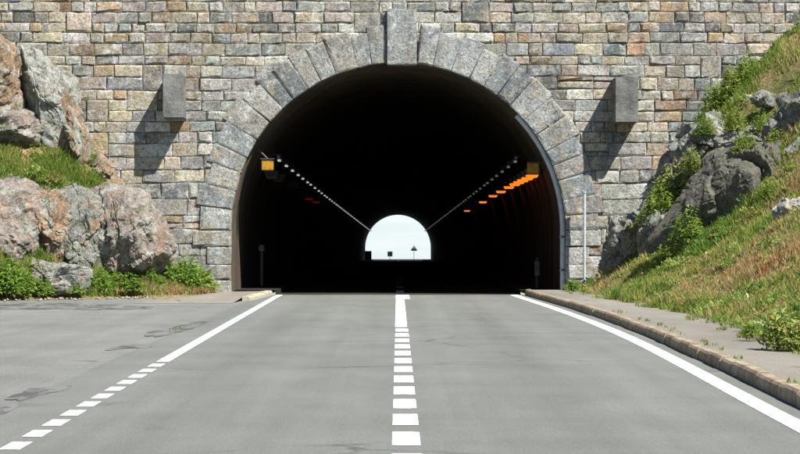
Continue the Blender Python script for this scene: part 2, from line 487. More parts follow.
def pick(x, z):
    d = math.hypot(x, z-ZC)-R
    warm = min(1, max(0.12, (d-0.9)/2.0))
    if x > 3.5 and z < 4.6: warm *= 0.45
    if x < -6.5: warm = min(1, warm+.2)
    w = {'tan': .8+4.2*warm, 'orange': .15+1.7*warm, 'grey': 2.6, 'light': 2.3-1.2*warm, 'blue': 1.5, 'dark': .4+.7*warm, 'pink': .4+.8*warm, 'green': .8}
    key = rnd.choices(list(w), list(w.values()))[0]
    m = rnd.uniform(.64, 1.2)
    c = PAL[key]
    return tuple(min(.7, ch*m*rnd.uniform(.95, 1.05)) for ch in c)+(1,)

# courses of the wall
stones = []
z = -0.05
blocked_next = []
seed = 0
while z < 9.4:
    h = rnd.uniform(.31, .45) if z < 2.6 else rnd.uniform(.25, .385)
    z1 = z+h
    blocked, blocked_next = blocked_next, []
    hn = h
    lo = max(0.0, z-ZC)
    rr = R+.30
    xb = math.sqrt(rr*rr-lo*lo) if lo < rr else 0.0
    spans = [(-26, -xb), (xb, 26)] if xb > 0.15 else [(-26, 26)]
    for (s0, s1) in spans:
        x = s0
        bl = sorted([b for b in blocked if b[1] > s0 and b[0] < s1])
        while x < s1-1e-6:
            nb = next((b for b in bl if b[1] > x+1e-6), None)
            if nb and nb[0] <= x+1e-6:
                x = nb[1]; continue
            wdt = h*rnd.uniform(1.1, 2.9)
            lim = min(s1, nb[0] if nb else s1)
            x1 = x+wdt
            if lim-x1 < .30: x1 = lim
            if x1-x > h*3.9: x1 = (x+lim)/2
            u = rnd.random()
            if u < .06 and (x1-x) > .5 and z > 2 and not (abs(x) < 5.5 and z < 7):
                stones.append([x, x1, z, z1, True]); blocked_next.append((x, x1))
            elif u < .13 and h > .34 and x1-x > .5:
                zm = z+h*rnd.uniform(.38, .62)
                stones.append([x, x1, z, zm, False]); stones.append([x, x1, zm, z1, False])
            else:
                stones.append([x, x1, z, z1, False])
            x = x1
    for s in stones:                                   # two-course blocks take the height of the course above
        if s[4] == 'up': s[3] = z1; s[4] = False
    for s in stones:
        if s[4] is True: s[4] = 'up'
    z = z1
WTOP = z
def left_bank_top(x): return np.interp(x, [-30, -10.78, -9.6, -8.6, -7.5, -6.3, -5.1], [8.0, 6.6, 6.2, 4.0, 2.9, 1.2, .15])
def right_bank_top(x): return np.interp(x, [4.7, 5.7, 6.4, 7.2, 8.0, 10.6, 30], [.15, 1.0, 2.3, 3.6, 5.0, 7.0, 9.0])
vis, hid = [], []
for s in stones:
    xm, zt = (s[0]+s[1])/2, s[3]
    cover = left_bank_top(xm) if xm < 0 else right_bank_top(xm)
    (vis if (abs(xm) < 11.3 and s[2] < 8.0 and zt > cover-.1) else hid).append(s)
vis.sort(key=lambda s: -(s[1]-s[0])*(s[3]-s[2]))
hid += vis[300:]; vis = vis[:300]
for i, s in enumerate(vis):
    q = [wob(s[0], s[2]), wob(s[1], s[2]), wob(s[1], s[3]), wob(s[0], s[3])]
    v, f = stone_geo(q, WALL+rnd.uniform(-.008, .012), .16, rnd.uniform(.012, .042), 100+i)
    o = link('stone', mesh('stone', [(a, b-WALL, c) for a, b, c in v], f), M['stone'], portal)
    o.color = pick((s[0]+s[1])/2, (s[2]+s[3])/2)
V, FC, TC = [], [], []
for i, s in enumerate(hid):
    q = [wob(s[0], s[2]), wob(s[1], s[2]), wob(s[1], s[3]), wob(s[0], s[3])]
    v, f = stone_geo(q, 0, .16, rnd.uniform(.018, .05), 1000+i)
    n = len(V); V += v; FC += [tuple(k+n for k in ff) for ff in f]; TC += list(pick((s[0]+s[1])/2, (s[2]+s[3])/2))*len(v)
me = mesh('outer_stones', V, FC)
me.attributes.new('tint', 'FLOAT_COLOR', 'POINT').data.foreach_set('color', TC)
tag(link('outer_stones', me, M['stone_far'], portal), kind='stuff')

# mortar bed with the arch left open
def arch_face(r, zc, x0, x1, zb, zt, y, n=48):
    inner = [(-r, zb)] + [(-r*math.cos(math.pi*i/n), zc+r*math.sin(math.pi*i/n)) for i in range(n+1)] + [(r, zb)]
    v, f = [], []
    for (x, z) in inner:
        dx, dz = x, max(z-zc, 0)
        if z <= zc: ox, oz = (x0 if x < 0 else x1), z
        else:
            k = min((x1 if dx > 0 else -x0)/abs(dx) if abs(dx) > 1e-6 else 1e9, (zt-zc)/dz if dz > 1e-6 else 1e9)
            ox, oz = dx*k, zc+dz*k
        v += [(x, y, z), (ox, y, oz)]
    for i in range(len(inner)-1): f.append((2*i, 2*i+1, 2*i+3, 2*i+2))
    # corners
    n0 = len(v); v += [(x0, y, zt), (x1, y, zt)]
    for i in range(len(inner)-1):
        a, b = v[2*i+1], v[2*i+3]
        if abs(a[0]-x0) < 1e-6 and abs(b[2]-zt) < 1e-6 and b[0] != x0: f.append((2*i+1, n0, 2*i+3))
        if abs(a[2]-zt) < 1e-6 and abs(b[0]-x1) < 1e-6 and a[0] != x1: f.append((2*i+1, n0+1, 2*i+3))
    return v, f
v, f = arch_face(R+.12, ZC, -26, 26, -.3, WTOP, .035)
link('mortar_bed', mesh('mortar_bed', v, f), M['mortar'], portal)

def add_block(name, quad, proud, bulge, col, depth=.6, sd=0):
    v, f = stone_geo(quad, -proud, depth, bulge, sd, .009, .012)
    o = link(name, mesh(name, v, f), M['stone'], portal)
    o.color = col
    return o
def gcol(lo=.8, hi=1.15):
    c = rnd.choice([(.36,.38,.37), (.30,.32,.325), (.41,.42,.40), (.25,.275,.28), (.37,.36,.33)])
    m = rnd.uniform(.66, 1.08); return tuple(ch*m for ch in c)+(1,)
kh = math.radians(4.7)
NV = 14
for side in (-1, 1):
    cuts = [math.asin(.285/R) if side < 0 else math.asin(.505/R)]
    ws = [rnd.uniform(.75, 1.25) for _ in range(NV)]
    for wv in ws: cuts.append(cuts[-1]+(math.pi/2-cuts[0])*wv/sum(ws))
    cuts[-1] = math.pi/2
    for i in range(NV):
        a0, a1 = cuts[i], cuts[i+1]
        L = (.92 if i % 2 else 1.06)+rnd.uniform(-.05, .07)-(.06 if i > 9 else 0)
        am = (a0+a1)/2
        def pt(r, a): return (side*r*math.sin(a), ZC+r*math.cos(a))
        # outer end is cut square to the block
        ro = R+L
        q = [pt(R, a0), pt(ro, a0), pt(ro, a1), pt(R, a1)]
        if side > 0: q = [q[0], q[3], q[2], q[1]]
        # anticlockwise in x,z seen from the road
        area = sum(q[k][0]*q[(k+1) % 4][1]-q[(k+1) % 4][0]*q[k][1] for k in range(4))
        if area < 0: q = q[::-1]
        add_block('voussoir', q, .045+rnd.uniform(0, .012), rnd.uniform(.01, .03), gcol(), sd=3000+i+50*side)
    zq = -.05; n = 0
    hs = [.46, .42, .48, .45]
    for hq in hs:
        L = (1.05 if n % 2 else .62)+rnd.uniform(-.08, .1)
        x0, x1 = sorted((side*R, side*(R+L)))
        add_block('jamb_stone', [(x0, zq), (x1, zq), (x1, zq+hq), (x0, zq+hq)], .05, rnd.uniform(.02, .04), gcol(), sd=3300+n+20*side)
        zq += hq; n += 1
kb = R*math.sin(kh)
v, f = stone_geo([(-kb-.01, ZC+R-.06), (kb+.05, ZC+R-.06), (kb+.05, 7.74), (-kb-.01, 7.74)], -.16, .7, .012, 4000, .004, .006)
ko = link('keystone', mesh('keystone', [(a+.09, b, c) for a, b, c in v], f), M['stone'], portal); ko.color = (.30, .32, .315, 1)
# concrete corbel blocks
for (a, b, c_, d) in ((165.5, 186, 76, 119.5), (612, 635, 79, 124)):
    p0, p1 = P(a, d, WALL), P(b, c_, WALL)
    MB().box((p0.x, -.88, p0.z), (p1.x, .15, p1.z)).build('corbel', M['concrete'], portal, bevel=.02)
# coping out at the top of the wall
for i in range(34):
    x = -26+i*1.53
    MB().box((x+.006, -.16, WTOP+.01), (x+1.52, .5, WTOP+.27)).build('coping_stone', M['concrete'], portal)

# ------------------------------------------------------------------ tunnel tube
RT = 4.47
prof = [(-RT, -.3)] + [(-RT*math.cos(math.pi*i/40), ZC+RT*math.sin(math.pi*i/40)) for i in range(41)] + [(RT, -.3)]
ysn = [WALL+.42] + list(np.linspace(70, EXIT, 44))
V, FC = [], []
for j, yy in enumerate(ysn):
    dz = -(yy-WALL)*SLOPE
    V += [(x, yy-WALL, z+dz) for x, z in prof]
    if j:
        n = len(prof)
        for i in range(n-1):
            a = (j-1)*n+i
            FC.append((a, a+1, a+n+1, a+n))
tun = tag(empty('tunnel', (0, WALL, 0)), 'dark arched road tunnel bore running to a bright far opening', 'tunnel')
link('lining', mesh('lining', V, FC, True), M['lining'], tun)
# front ring of the lining, hidden lip behind the arch stones
V, FC = [], []
for i in range(len(prof)):
    x, z = prof[i]; k = (RT+.5)/RT
    V += [(x, .42, z), (x*k, .42, ZC+(z-ZC)*k if z > ZC else z)]
    if i: FC.append((2*i-2, 2*i-1, 2*i+1, 2*i))
link('lining_lip', mesh('lining_lip', V, FC), M['lining'], tun)
v, f = arch_face(RT, ZC-(EXIT-WALL)*SLOPE, -60, 60, -2.6, 30, EXIT-WALL)
link('far_portal_wall', mesh('far_portal_wall', v, f), M['concrete'], tun)
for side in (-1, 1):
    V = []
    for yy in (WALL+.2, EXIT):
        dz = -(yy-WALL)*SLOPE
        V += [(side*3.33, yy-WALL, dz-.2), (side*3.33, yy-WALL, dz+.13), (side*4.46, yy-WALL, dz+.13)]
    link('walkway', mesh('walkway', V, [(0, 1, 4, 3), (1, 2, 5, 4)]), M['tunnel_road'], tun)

# lamps on cable trays
def tz(y): return -(y-WALL)*SLOPE
for side, word in ((-1, 'left'), (1, 'right')):
    X, ZR = side*3.60, 4.02
    y0 = 72.0 if side < 0 else 73.0
    tray = tag(empty('cable_tray', (X, y0, ZR+tz(y0))),
               f'long cable tray with a row of small white lamps high on the {word} tunnel wall', 'cable tray', 'cable trays on the tunnel walls')
    mb = MB()
    for k in range(12):
        ya, yb = y0+k*(EXIT-4-y0)/12, y0+(k+1)*(EXIT-4-y0)/12
        mb.tube([(0, ya-y0, -(ya-y0)*SLOPE), (0, yb-y0, -(yb-y0)*SLOPE)], .045, 6)
    mb.build('rail', M['tray'], tray)
    lm = None; lmh = None
    rl = random.Random(5)
    for k in range(56):
        ly = 0.6+k*4.5+rl.uniform(-.6, .6)
        if lm is None:
            lm = mesh('lamp', *(lambda b: (b.v, b.f))(MB().box((-.04, -.3, -.11), (.04, .3, -.061))))
            lm.materials.append(M['white_lamp'] if side < 0 else M['white_lamp_dim'])
            lmh = mesh('bracket', *(lambda b: (b.v, b.f))(MB().box((-.05, -.05, -.059), (.05, .05, .12)).box((-.02 if side > 0 else -.5, -.02, .08), (.5 if side > 0 else .02, .02, .121))))
            lmh.materials.append(M['dark_steel'])
        lo = link('lamp', lm, None, tray); lo.location = (0, ly, -ly*SLOPE)
        if k < 14:
            bo = link('bracket', lmh, None, lo)

ords = ['first', 'second', 'third', 'fourth', 'fifth', 'sixth', 'seventh', 'eighth', 'ninth', 'tenth', 'eleventh', 'twelfth']
def wall_lamp(side, y, X, Z, mat, label, group):
    t_ = tag(empty('tunnel_lamp', (side*X, y, Z)), label, 'lamp', group)
    s = -side
    b = MB()      # sloping housing with a bracket back to the lining
    b.v += [(-.22, -.42, .16), (.22, -.42, .16), (.22, .42, .16), (-.22, .42, .16), (-.18, -.40, 0), (.18, -.40, 0), (.18, .40, 0), (-.18, .40, 0)]
    b.f += [(0,1,2,3), (7,6,5,4), (0,4,5,1), (1,5,6,2), (2,6,7,3), (3,7,4,0)]
    b.box((min(0, side*.6), -.04, .162), (max(0, side*.6), .04, .22))
    b.build('housing', M['dark_steel'], t_)
    g_ = MB()
    g_.v += [(-.17, -.38, -.004), (.17, -.38, -.004), (.17, .38, -.004), (-.17, .38, -.004), (-.13, -.34, -.075), (.13, -.34, -.075), (.13, .34, -.075), (-.13, .34, -.075)]
    g_.f += [(0,1,2,3), (7,6,5,4), (0,4,5,1), (1,5,6,2), (2,6,7,3), (3,7,4,0)]
    g_.build('lens', mat, t_)
rowR = [(532, 175.0), (527.5, 177.5), (523, 179.5), (519, 181.5), (515, 183.5), (509, 186.5), (501, 191), (493, 195.3), (483, 201.5), (467, 210.3), (455, 217)]
for k, (px, py) in enumerate(rowR):
    yy = 3.82*F/(px-CX)
    p = P(px, py, yy)
    wall_lamp(1, yy, p.x, p.z, M['amber_lit'] if k < 9 else (M['amber_dim'] if k == 9 else M['amber_off']),
              f'{ords[k]} amber lamp from the portal along the right tunnel wall', 'amber lamps on the right tunnel wall')
rowL = [(272, 176.5), (279, 179.5), (294, 186.5), (309, 198.5), (316, 201.5), (329, 208)]
for k, (px, py) in enumerate(rowL):
    yy = 3.82*F/(CX-px)
    p = P(px, py, yy)
    wall_lamp(-1, yy, -p.x, p.z, M['red_dim'] if k in (3, 4) else M['amber_off'],
              (f'{["first","second"][k-3]} dim red lamp from the portal along the left tunnel wall' if k in (3, 4) else
               f'{ords[k if k < 3 else k-2]} unlit lamp from the portal along the left tunnel wall'), 'lamps on the left tunnel wall')
for (px, py, yy, side, lab) in ((267.5, 165, 65.62, -1, 'amber signal box just inside the arch on its left'), (533, 168.5, 67.2, 1, 'shaded amber signal box just inside the arch on its right')):
    p = P(px, py, yy)
    b = tag(empty('signal_box', p), lab, 'signal box')
    MB().box((-.165, -.09, -.15), (.165, .09, .15)).build('case', M['amber_box'], b, bevel=.02)
    MB().box((-.19, -.12, .155), (.19, .1, .18)).build('hood', M['dark_steel'], b)
    MB().tube([(0, .05, .17), (side*.45, .1, .62)], .025, 6).build('bracket', M['dark_steel'], b)

# small fittings near the walls inside the arch
def post(px, pyb, pyt, yy, r, mat, name, label, cat, top=None):
    a, b = P(px, pyb, yy), P(px, pyt, yy)
    t_ = tag(empty(name, a), label, cat)
    h = b.z-a.z
    MB().tube([(0, 0, 0), (0, 0, h)], r, 10).build('post', mat, t_)
    if top: top(t_, h)
    return t_
def tel(t_, h):
    MB().box((-.08, -.08, h+.002), (.08, .08, h+.17)).build('head', M['concrete'], t_, bevel=.015)
post(261.5, 286, 251, 69, .045, M['dark_steel'], 'marker_post', 'small post with a pale head beside the left tunnel wall', 'post', tel)
def refl(t_, h):
    MB().box((-.07, -.05, h-.5), (.07, -.048+.02, h-.1)).build('reflector', M['concrete'], t_)
post(537, 288, 258, 69, .05, M['dark_steel'], 'marker_post', 'dark slim post beside the right tunnel wall', 'post', refl)
# galvanised conduit following the right side of the arch
cd = tag(empty('cable_conduit', (R, WALL, .15)), 'pale galvanised conduit curving up the right edge of the arch', 'conduit')
pts = [(-.06, .12, 0), (-.06, .12, ZC-.15)]
for a in np.linspace(4, 44, 18):
    ar = math.radians(a)
    pts.append(((R-.06)*math.cos(ar)-R, .12, ZC+(R-.06)*math.sin(ar)-.15))
MB().tube(pts, .075, 10).build('pipe', M['steel'], cd)
for q in (0.5, 1.4):
    MB().box((-.15, .03, q), (.03, .21, q+.05)).build('clamp', M['dark_steel'], cd)
# slim pole in front of the wall
def cap(t_, h):
    MB().tube([(0, 0, h+.001), (0, 0, h+.03)], .055, 10).build('cap', M['steel'], t_)
    MB().box((-.09, -.09, -.02), (.09, .09, .02)).build('base_plate', M['steel'], t_)
post(584.5, 287, 193, 64.5, .04, M['steel'], 'pole', 'slim grey metal pole standing against the wall right of the arch', 'pole', cap)

# ------------------------------------------------------------------ beyond the far portal
zE = tz(EXIT)
V, FC = [], []
xs = np.linspace(-900, 900, 31); ys = [EXIT-.01, 340, 360, 400, 460, 540, 650, 800, 1000, 1400]
for j, yy in enumerate(ys):
    for x in xs:
        h = zE-.01 + max(0, yy-380)*.34 + (6*noise.noise((x*.01, yy*.012, 3)) if yy > 390 else 0)
        V.append((x, yy, h))
    if j:
        for i in range(len(xs)-1):
            a = (j-1)*len(xs)+i; FC.append((a, a+1, a+len(xs)+1, a+len(xs)))
tag(link('gravel_slope', mesh('gravel_slope', V, FC, True), M['gravel']), kind='structure')
# hill over the tunnel
V, FC = [], []
xs = np.concatenate([np.linspace(-1500, -60, 8), np.linspace(-40, 40, 17), np.linspace(60, 1500, 8)]); ys = [65.3, 65.6, 67, 80, 120, 180, 260, 310, EXIT+.2, EXIT+.3]
hz = [0 if False else -.1, WTOP, WTOP+.3, WTOP+5, WTOP+22, WTOP+34, WTOP+32, WTOP+24, 27, -2.6]
for j, yy in enumerate(ys):
    for x in xs:
        h = hz[j] + (1.5*noise.noise((x*.05, yy*.05, 1)) if 1 < j < 8 else 0)
        if j == 0: h = WTOP-.5 if abs(x) < 26 else -.1
        if j == 9: h = 22 if abs(x) < 55 else -2.6
        V.append((x, yy, h))
    if j:
        for i in range(len(xs)-1):
            a = (j-1)*len(xs)+i; FC.append((a, a+1, a+len(xs)+1, a+len(xs)))
tag(link('hill', mesh('hill', V, FC, True), M['soil']), kind='structure')
# two signs outside the far opening
p = P(414, 248, 345); gz = zE
s = tag(empty('warning_sign', (p.x, p.y, gz)), 'small triangular sign on a post seen through the far tunnel opening', 'sign')
h = p.z-gz
me = mesh('face', [(-.5, -.03, h-.40), (.5, -.03, h-.40), (0, -.03, h+.48), (-.5, .0, h-.40), (.5, .0, h-.40), (0, .0, h+.48)], [(0,1,2),(5,4,3),(0,3,4,1),(1,4,5,2),(2,5,3,0)])
link('face', me, M['grey_sign'], s)
MB().tube([(0, .05, 0), (0, .05, h+.1)], .035, 8).build('post', M['steel'], s)
p = P(390, 254, 345)
s = tag(empty('information_sign', (p.x, p.y, gz)), 'small square sign on a low post seen through the far tunnel opening', 'sign')
h = p.z-gz
MB().box((-.36, -.03, h-.36), (.36, .0, h+.36)).build('face', M['grey_sign'], s)
MB().box((-.12, -.034, h-.05), (.12, -.031, h+.2)).build('symbol', M['sign_white'], s)
MB().tube([(0, .05, 0), (0, .05, h)], .035, 8).build('post', M['steel'], s)
# cabinet at the far end on the left walkway
a, b = P(364, 261, EXIT-3), P(371.5, 251, EXIT-3)
cb = tag(empty('equipment_cabinet', ((a.x+b.x)/2, EXIT-3, a.z)), 'dark cabinet at the left foot of the far tunnel opening', 'cabinet')
MB().box((-(b.x-a.x)/2, -.3, 0), ((b.x-a.x)/2, .3, b.z-a.z)).build('case', M['dark_steel'], cb, bevel=.03)
MB().box((-.3, -.33, .15), (.3, -.302, b.z-a.z-.15)).build('door', M['dark_steel'], cb)

# ------------------------------------------------------------------ rock and grass banks
class Bank:
    """height over plan from surveyed points (linear radial basis)"""
    def __init__(s, pts):
        s.p = np.array([(q[0], q[1]) for q in pts]); z = np.array([q[2] for q in pts])
        s.mu = z.mean()
        d = np.linalg.norm(s.p[:, None]-s.p[None], axis=2)
        s.w = np.linalg.solve(d+1e-6*np.eye(len(z)), z-s.mu)
    def __call__(s, x, y):
        q = np.stack([np.ravel(x), np.ravel(y)], 1)
        out = np.empty(len(q))
        for i in range(0, len(q), 20000):
            d = np.linalg.norm(q[i:i+20000, None]-s.p[None], axis=2)
            out[i:i+20000] = d @ s.w + s.mu
        return out.reshape(np.shape(x))
def nz2(x, y, sd=0):
    """smooth numpy value noise, about -1..1"""
    r = np.random.RandomState(sd); out = 0; amp = 1
    for o in range(4):
        for k in range(3):
            a = r.uniform(0, 6.28); ph = r.uniform(0, 6.28); fq = 2**o*r.uniform(.7, 1.3)
            out = out + amp*np.sin((x*math.cos(a)+y*math.sin(a))*fq + ph + 1.3*np.sin((x*math.sin(a)-y*math.cos(a))*fq*.7+ph*2))
        amp *= .55
    return out/3.2
def px3(px, py, Y): p = P(px, py, Y); return (p.x, p.y, p.z)
def bank_mesh(name, bk, xs, ys, rough):
    X, Y = np.meshgrid(xs, ys)
    Z = bk(X, Y) + rough*nz2(X*2.2, Y*2.2, 4)
    v = np.stack([X.ravel(), Y.ravel(), Z.ravel()], 1)
    nx = len(xs); f = [(j*nx+i, j*nx+i+1, j*nx+i+nx+1, j*nx+i+nx) for j in range(len(ys)-1) for i in range(nx-1)]
    o = link(name, mesh(name, v, f, True), M['soil']); tag(o, kind='structure')
    return o
# right bank
rp = [(foot_r(y)+.1, y, .08) for y in (8, 15, 22, 31, 38, 45, 52, 58, 63)]
rp += [(foot_r(y)-.9, y, -.3) for y in (8, 15, 22, 31, 38, 45, 52, 58)]
rp += [(8.0, y, .17+.62*2.7) for y in (8, 15, 22, 30, 36)] + [(11.5, y, 3.6) for y in (8, 15, 22, 30, 36)] + [(17, y, 5) for y in (8, 18, 28, 38)]
rp += [px3(*q) for q in ((800, 300, 40), (800, 255, 45), (760, 262, 48), (720, 282, 48.5), (800, 215, 51), (745, 238, 53), (690, 258, 55), (650, 278, 57), (640, 290, 54), (620, 284, 60),
        (800, 110, 58), (770, 150, 60.5), (720, 168, 61), (690, 215, 61.2), (660, 240, 61.5), (800, 150, 59), (770, 214, 54.5), (860, 190, 52), (860, 90, 57),
        (800, 60, 62), (740, 105, 62), (705, 135, 62.5), (670, 200, 63), (640, 245, 63))]
rp += [px3(*q) for q in ((600, 279, 65.2), (625, 250, 65.2), (652, 210, 65.2), (674, 160, 65.2), (700, 112, 65.2), (745, 72, 65.2), (800, 28, 65.2), (900, -30, 65.2), (1050, -60, 65.2))]
rbank = Bank(rp)
bank_mesh('right_bank', rbank, np.linspace(4.3, 18, 110), np.linspace(8, 65.0, 300), .07)
# left bank
lp = [px3(*q) for q in ((-150, 304, 56.5), (0, 299.5, 59.8), (60, 297, 60.8), (120, 294, 62), (200, 289, 63.8),
        (0, 180, 61.9), (60, 186, 62.3), (100, 204, 62.9), (150, 258, 63.6), (-150, 200, 59.5), (-60, 190, 60.5),
        (0, 142, 63.3), (60, 150, 63.7), (100, 180, 64.1), (122, 205, 64.3), (170, 270, 64.5), (205, 286, 64.8), (-150, 120, 62),
        (-300, -20, 65.2), (-150, 15, 65.2), (0, 70, 65.2), (45, 85, 65.2), (80, 150, 65.2), (118, 190, 65.2), (165, 262, 65.2), (215, 289, 65.2))]
lp += [(-16, y, .0) for y in (40, 50)] + [(-10.4, y, -.06) for y in (40, 50, 56)] + [(-5.0, 62, -.02), (-6.5, 60, -.05), (-8, 58.6, -.05), (-22, 40, 5), (-22, 52, 6), (-25, 65, 8)]
lbank = Bank(lp)
bank_mesh('left_bank', lbank, np.linspace(-24, -4.75, 190), np.linspace(40, 65.0, 200), .06)

# rocks: faceted blocks cut by the planes of their outline, then broken up
ICO = {}
def ico(n):
    if n not in ICO:
        bm = bmesh.new(); bmesh.ops.create_icosphere(bm, subdivisions=n, radius=1)
        ICO[n] = (np.array([v.co[:] for v in bm.verts]), [tuple(v.index for v in f.verts) for f in bm.faces]); bm.free()
    return ICO[n]
def rock(poly, Y, thick, seed, col, label, sub=6, rough=.06, strata=None, name='rock', group='mountain rocks beside the portal', face=(-.75, .75, -.45, .8), mat='rock'):
    r = random.Random(seed)
    q = [P(a, b, Y) for a, b in poly]
    c = sum(q, Vector())/len(q)
    xz = [Vector((p.x-c.x, p.z-c.z)) for p in q]
    planes = []
    n = len(xz)
    for i in range(n):
        a, b = xz[i], xz[(i+1) % n]
        e = b-a; nn = Vector((e.y, -e.x)).normalized()
        d = nn.dot((a+b)/2)
        if d < 0: nn, d = -nn, -d
        planes.append((nn.x, r.uniform(-.75, -.1), nn.y, d))
    for _ in range(8):
        planes.append((r.uniform(face[0], face[1]), -1, r.uniform(face[2], face[3]), thick/2*r.uniform(.6, 1.1)))
    planes.append((0, 1, 0, thick*.22))
    PL = np.array(planes)
    dirs, faces = ico(sub)
    W = max(abs(p.x) for p in xz); H = max(abs(p.y) for p in xz)
    D = dirs*np.array([W, thick/2, H])
    k = D @ PL[:, :3].T
    t_ = np.where(k > 1e-5, PL[:, 3]/np.maximum(k, 1e-5), 1e9)
    # soft minimum rounds the arrises a touch
    tt = (np.mean(t_.clip(0, 50)**-34.0, axis=1)*PL.shape[0])**(-1/34.0)
    V = D*tt[:, None]
    dn = V/np.linalg.norm(V, axis=1)[:, None]
    off = Vector((seed*3.7, seed*1.3, 0))
    sd = strata if strata else (r.uniform(-.5, .5), r.uniform(-.3, .3), 1)
    sd = Vector(sd).normalized()
    disp = np.empty(len(V))
    for i, (x, y_, z_) in enumerate(V):
        p = Vector((x, y_, z_))+off
        a = noise.fractal(p*.9, 1.0, 2.0, 3)
        b = noise.noise(p*5.5); b2 = noise.noise(p*15)
        pw = p + Vector((noise.noise(p*1.5), noise.noise(p*1.5+Vector((9, 0, 0))), noise.noise(p*1.5+Vector((0, 9, 0)))))*.35
        ds, pt = noise.voronoi(Vector((pw.x*1.7, pw.y*1.7, pw.z*1.15)))
        ck = min(1.0, (ds[1]-ds[0])*11)
        cr = noise.cell(pt[0]*7.3+Vector((3, 1, 2)))
        ds2, pt2 = noise.voronoi(pw*4.3)
        ck2 = min(1.0, (ds2[1]-ds2[0])*9); cr2 = noise.cell(pt2[0]*9.1)
        s_ = p.dot(sd)*2.1+a*.9
        fr = s_-math.floor(s_)
        crack = -1.0 if fr < .08 else (fr-.55)*.7
        disp[i] = rough*(.7*a + .3*b + .22*b2 + .8*crack + 2.2*(cr-.2)*min(1, ck*1.2)+1.0*(ck-1) + .75*cr2*ck2 + .45*(ck2-1))
    V = V+dn*disp[:, None]
    o = link(name, mesh(name, V, faces), M[mat])
    o.location = c
    o.color = (*col, 1)
    return tag(o, label, 'rock', group)
GREY, PALE, PINK, RUST, DARK = (.24, .245, .222), (.34, .345, .315), (.29, .24, .212), (.31, .205, .13), (.15, .143, .118)
# left of the arch
rock([(-90, 20), (-20, 32), (6, 46), (15, 80), (19, 130), (8, 170), (-90, 190)], 63.4, 2.4, 1, RUST, 'rusty rock at the left picture edge beside the dark crevice', rough=.06)
rock([(22, 46), (38, 51), (54, 63), (68, 86), (78, 110), (86, 152), (60, 170), (38, 164), (29, 110)], 63.9, 2.2, 2, PALE, 'tall pale lichen rock against the wall left of the arch', rough=.045, strata=(1, 0, .45))
rock([(2, 42), (30, 46), (44, 70), (48, 158), (4, 158)], 64.6, .7, 15, DARK, 'filler rock coloured dark for the shade deep inside the crevice at the left edge', sub=5, rough=.04, mat='dark_rock')  # added behind the cleft; its dark colour stands for the shadow there
rock([(58, 84), (70, 98), (80, 128), (86, 158), (74, 168), (60, 150), (54, 110)], 63.7, 1.5, 13, RUST, 'orange brown flank of rock at the right side of the tall pale rock', rough=.05, strata=(1, 0, .45))
rock([(76, 140), (96, 152), (112, 170), (126, 188), (114, 196), (92, 172)], 64.6, .7, 3, RUST, 'small brown rock at the wall below the tall pale rock', sub=5, rough=.05)
rock([(-90, 190), (-20, 186), (20, 190), (42, 206), (46, 256), (26, 296), (-90, 300)], 61.4, 2.8, 4, PINK, 'pinkish broken rock face above the leafy plants at the left edge', rough=.055, strata=(1, 0, .8))
rock([(18, 192), (44, 188), (64, 196), (74, 220), (80, 276), (44, 294), (26, 256)], 61.9, 2.2, 5, RUST, 'orange stained rock between two grey rocks on the left bank', rough=.055, strata=(1, 0, .6))
rock([(52, 190), (78, 190), (98, 204), (106, 240), (106, 272), (92, 290), (60, 292), (52, 236)], 62.1, 2.0, 6, GREY, 'grey upright rock left of the banded boulder', rough=.055, strata=(1, 0, .2))
rock([(88, 194), (128, 194), (150, 206), (163, 230), (165, 254), (148, 272), (112, 282), (90, 276), (84, 222)], 62.4, 2.6, 7, PINK, 'large banded pink and grey boulder right beside the portal wall', rough=.042, strata=(1, 0, -.15))
rock([(14, 266), (50, 260), (84, 268), (96, 288), (40, 298), (6, 292)], 60.7, 1.2, 8, PALE, 'low pale rock half buried in plants on the left', sub=5, rough=.06)
rock([(-30, 112), (6, 106), (26, 116), (42, 136), (40, 148), (0, 146), (-30, 148)], 63.2, 1.6, 9, PINK, 'brown rubble rock under the dark crevice at the left edge', sub=5, rough=.06)
rock([(148, 250), (164, 244), (176, 256), (178, 276), (158, 284), (146, 270)], 63.6, .9, 12, GREY, 'small grey rock at the right end of the banded boulder', sub=5, rough=.04)
# right of the arch
DF = (-1.3, -.25, -.5, .25)
rock([(666, 244), (686, 204), (716, 160), (748, 150), (776, 158), (782, 196), (758, 230), (712, 252)], 57.2, 3.4, 21, DARK, 'big dark slanting slab on the right bank', rough=.03, strata=(-.7, 0, 1), face=(-1.0, -.45, -.35, .05), mat='dark_rock')
rock([(742, 150), (772, 146), (790, 164), (790, 200), (768, 220), (750, 204)], 56.8, 2.6, 22, DARK, 'dark rock right of the big slanting slab', rough=.06, face=DF, mat='dark_rock')
rock([(774, 122), (786, 100), (812, 90), (850, 96), (850, 168), (800, 186), (778, 160)], 57.8, 2.8, 23, (.25, .25, .225), 'dark grey rock cut by the right picture edge', rough=.06, face=DF, mat='dark_rock')
rock([(676, 146), (690, 124), (716, 114), (732, 122), (730, 150), (704, 172), (682, 172)], 62.0, 1.6, 24, GREY, 'pale rock below the grass where the right bank meets the wall', rough=.07, face=(-.9, .6, -.3, .8))
rock([(658, 180), (672, 152), (694, 154), (696, 190), (678, 210), (662, 206)], 62.2, 1.5, 25, (.2, .2, .185), 'dark grey rock against the wall above the green shrubs', sub=5, rough=.06, face=DF)
rock([(716, 142), (738, 128), (764, 130), (770, 152), (742, 166), (720, 164)], 60.0, 1.6, 33, (.25, .245, .215), 'dark rock in the grass above the big slanting slab', sub=5, rough=.06, face=DF, mat='dark_rock')
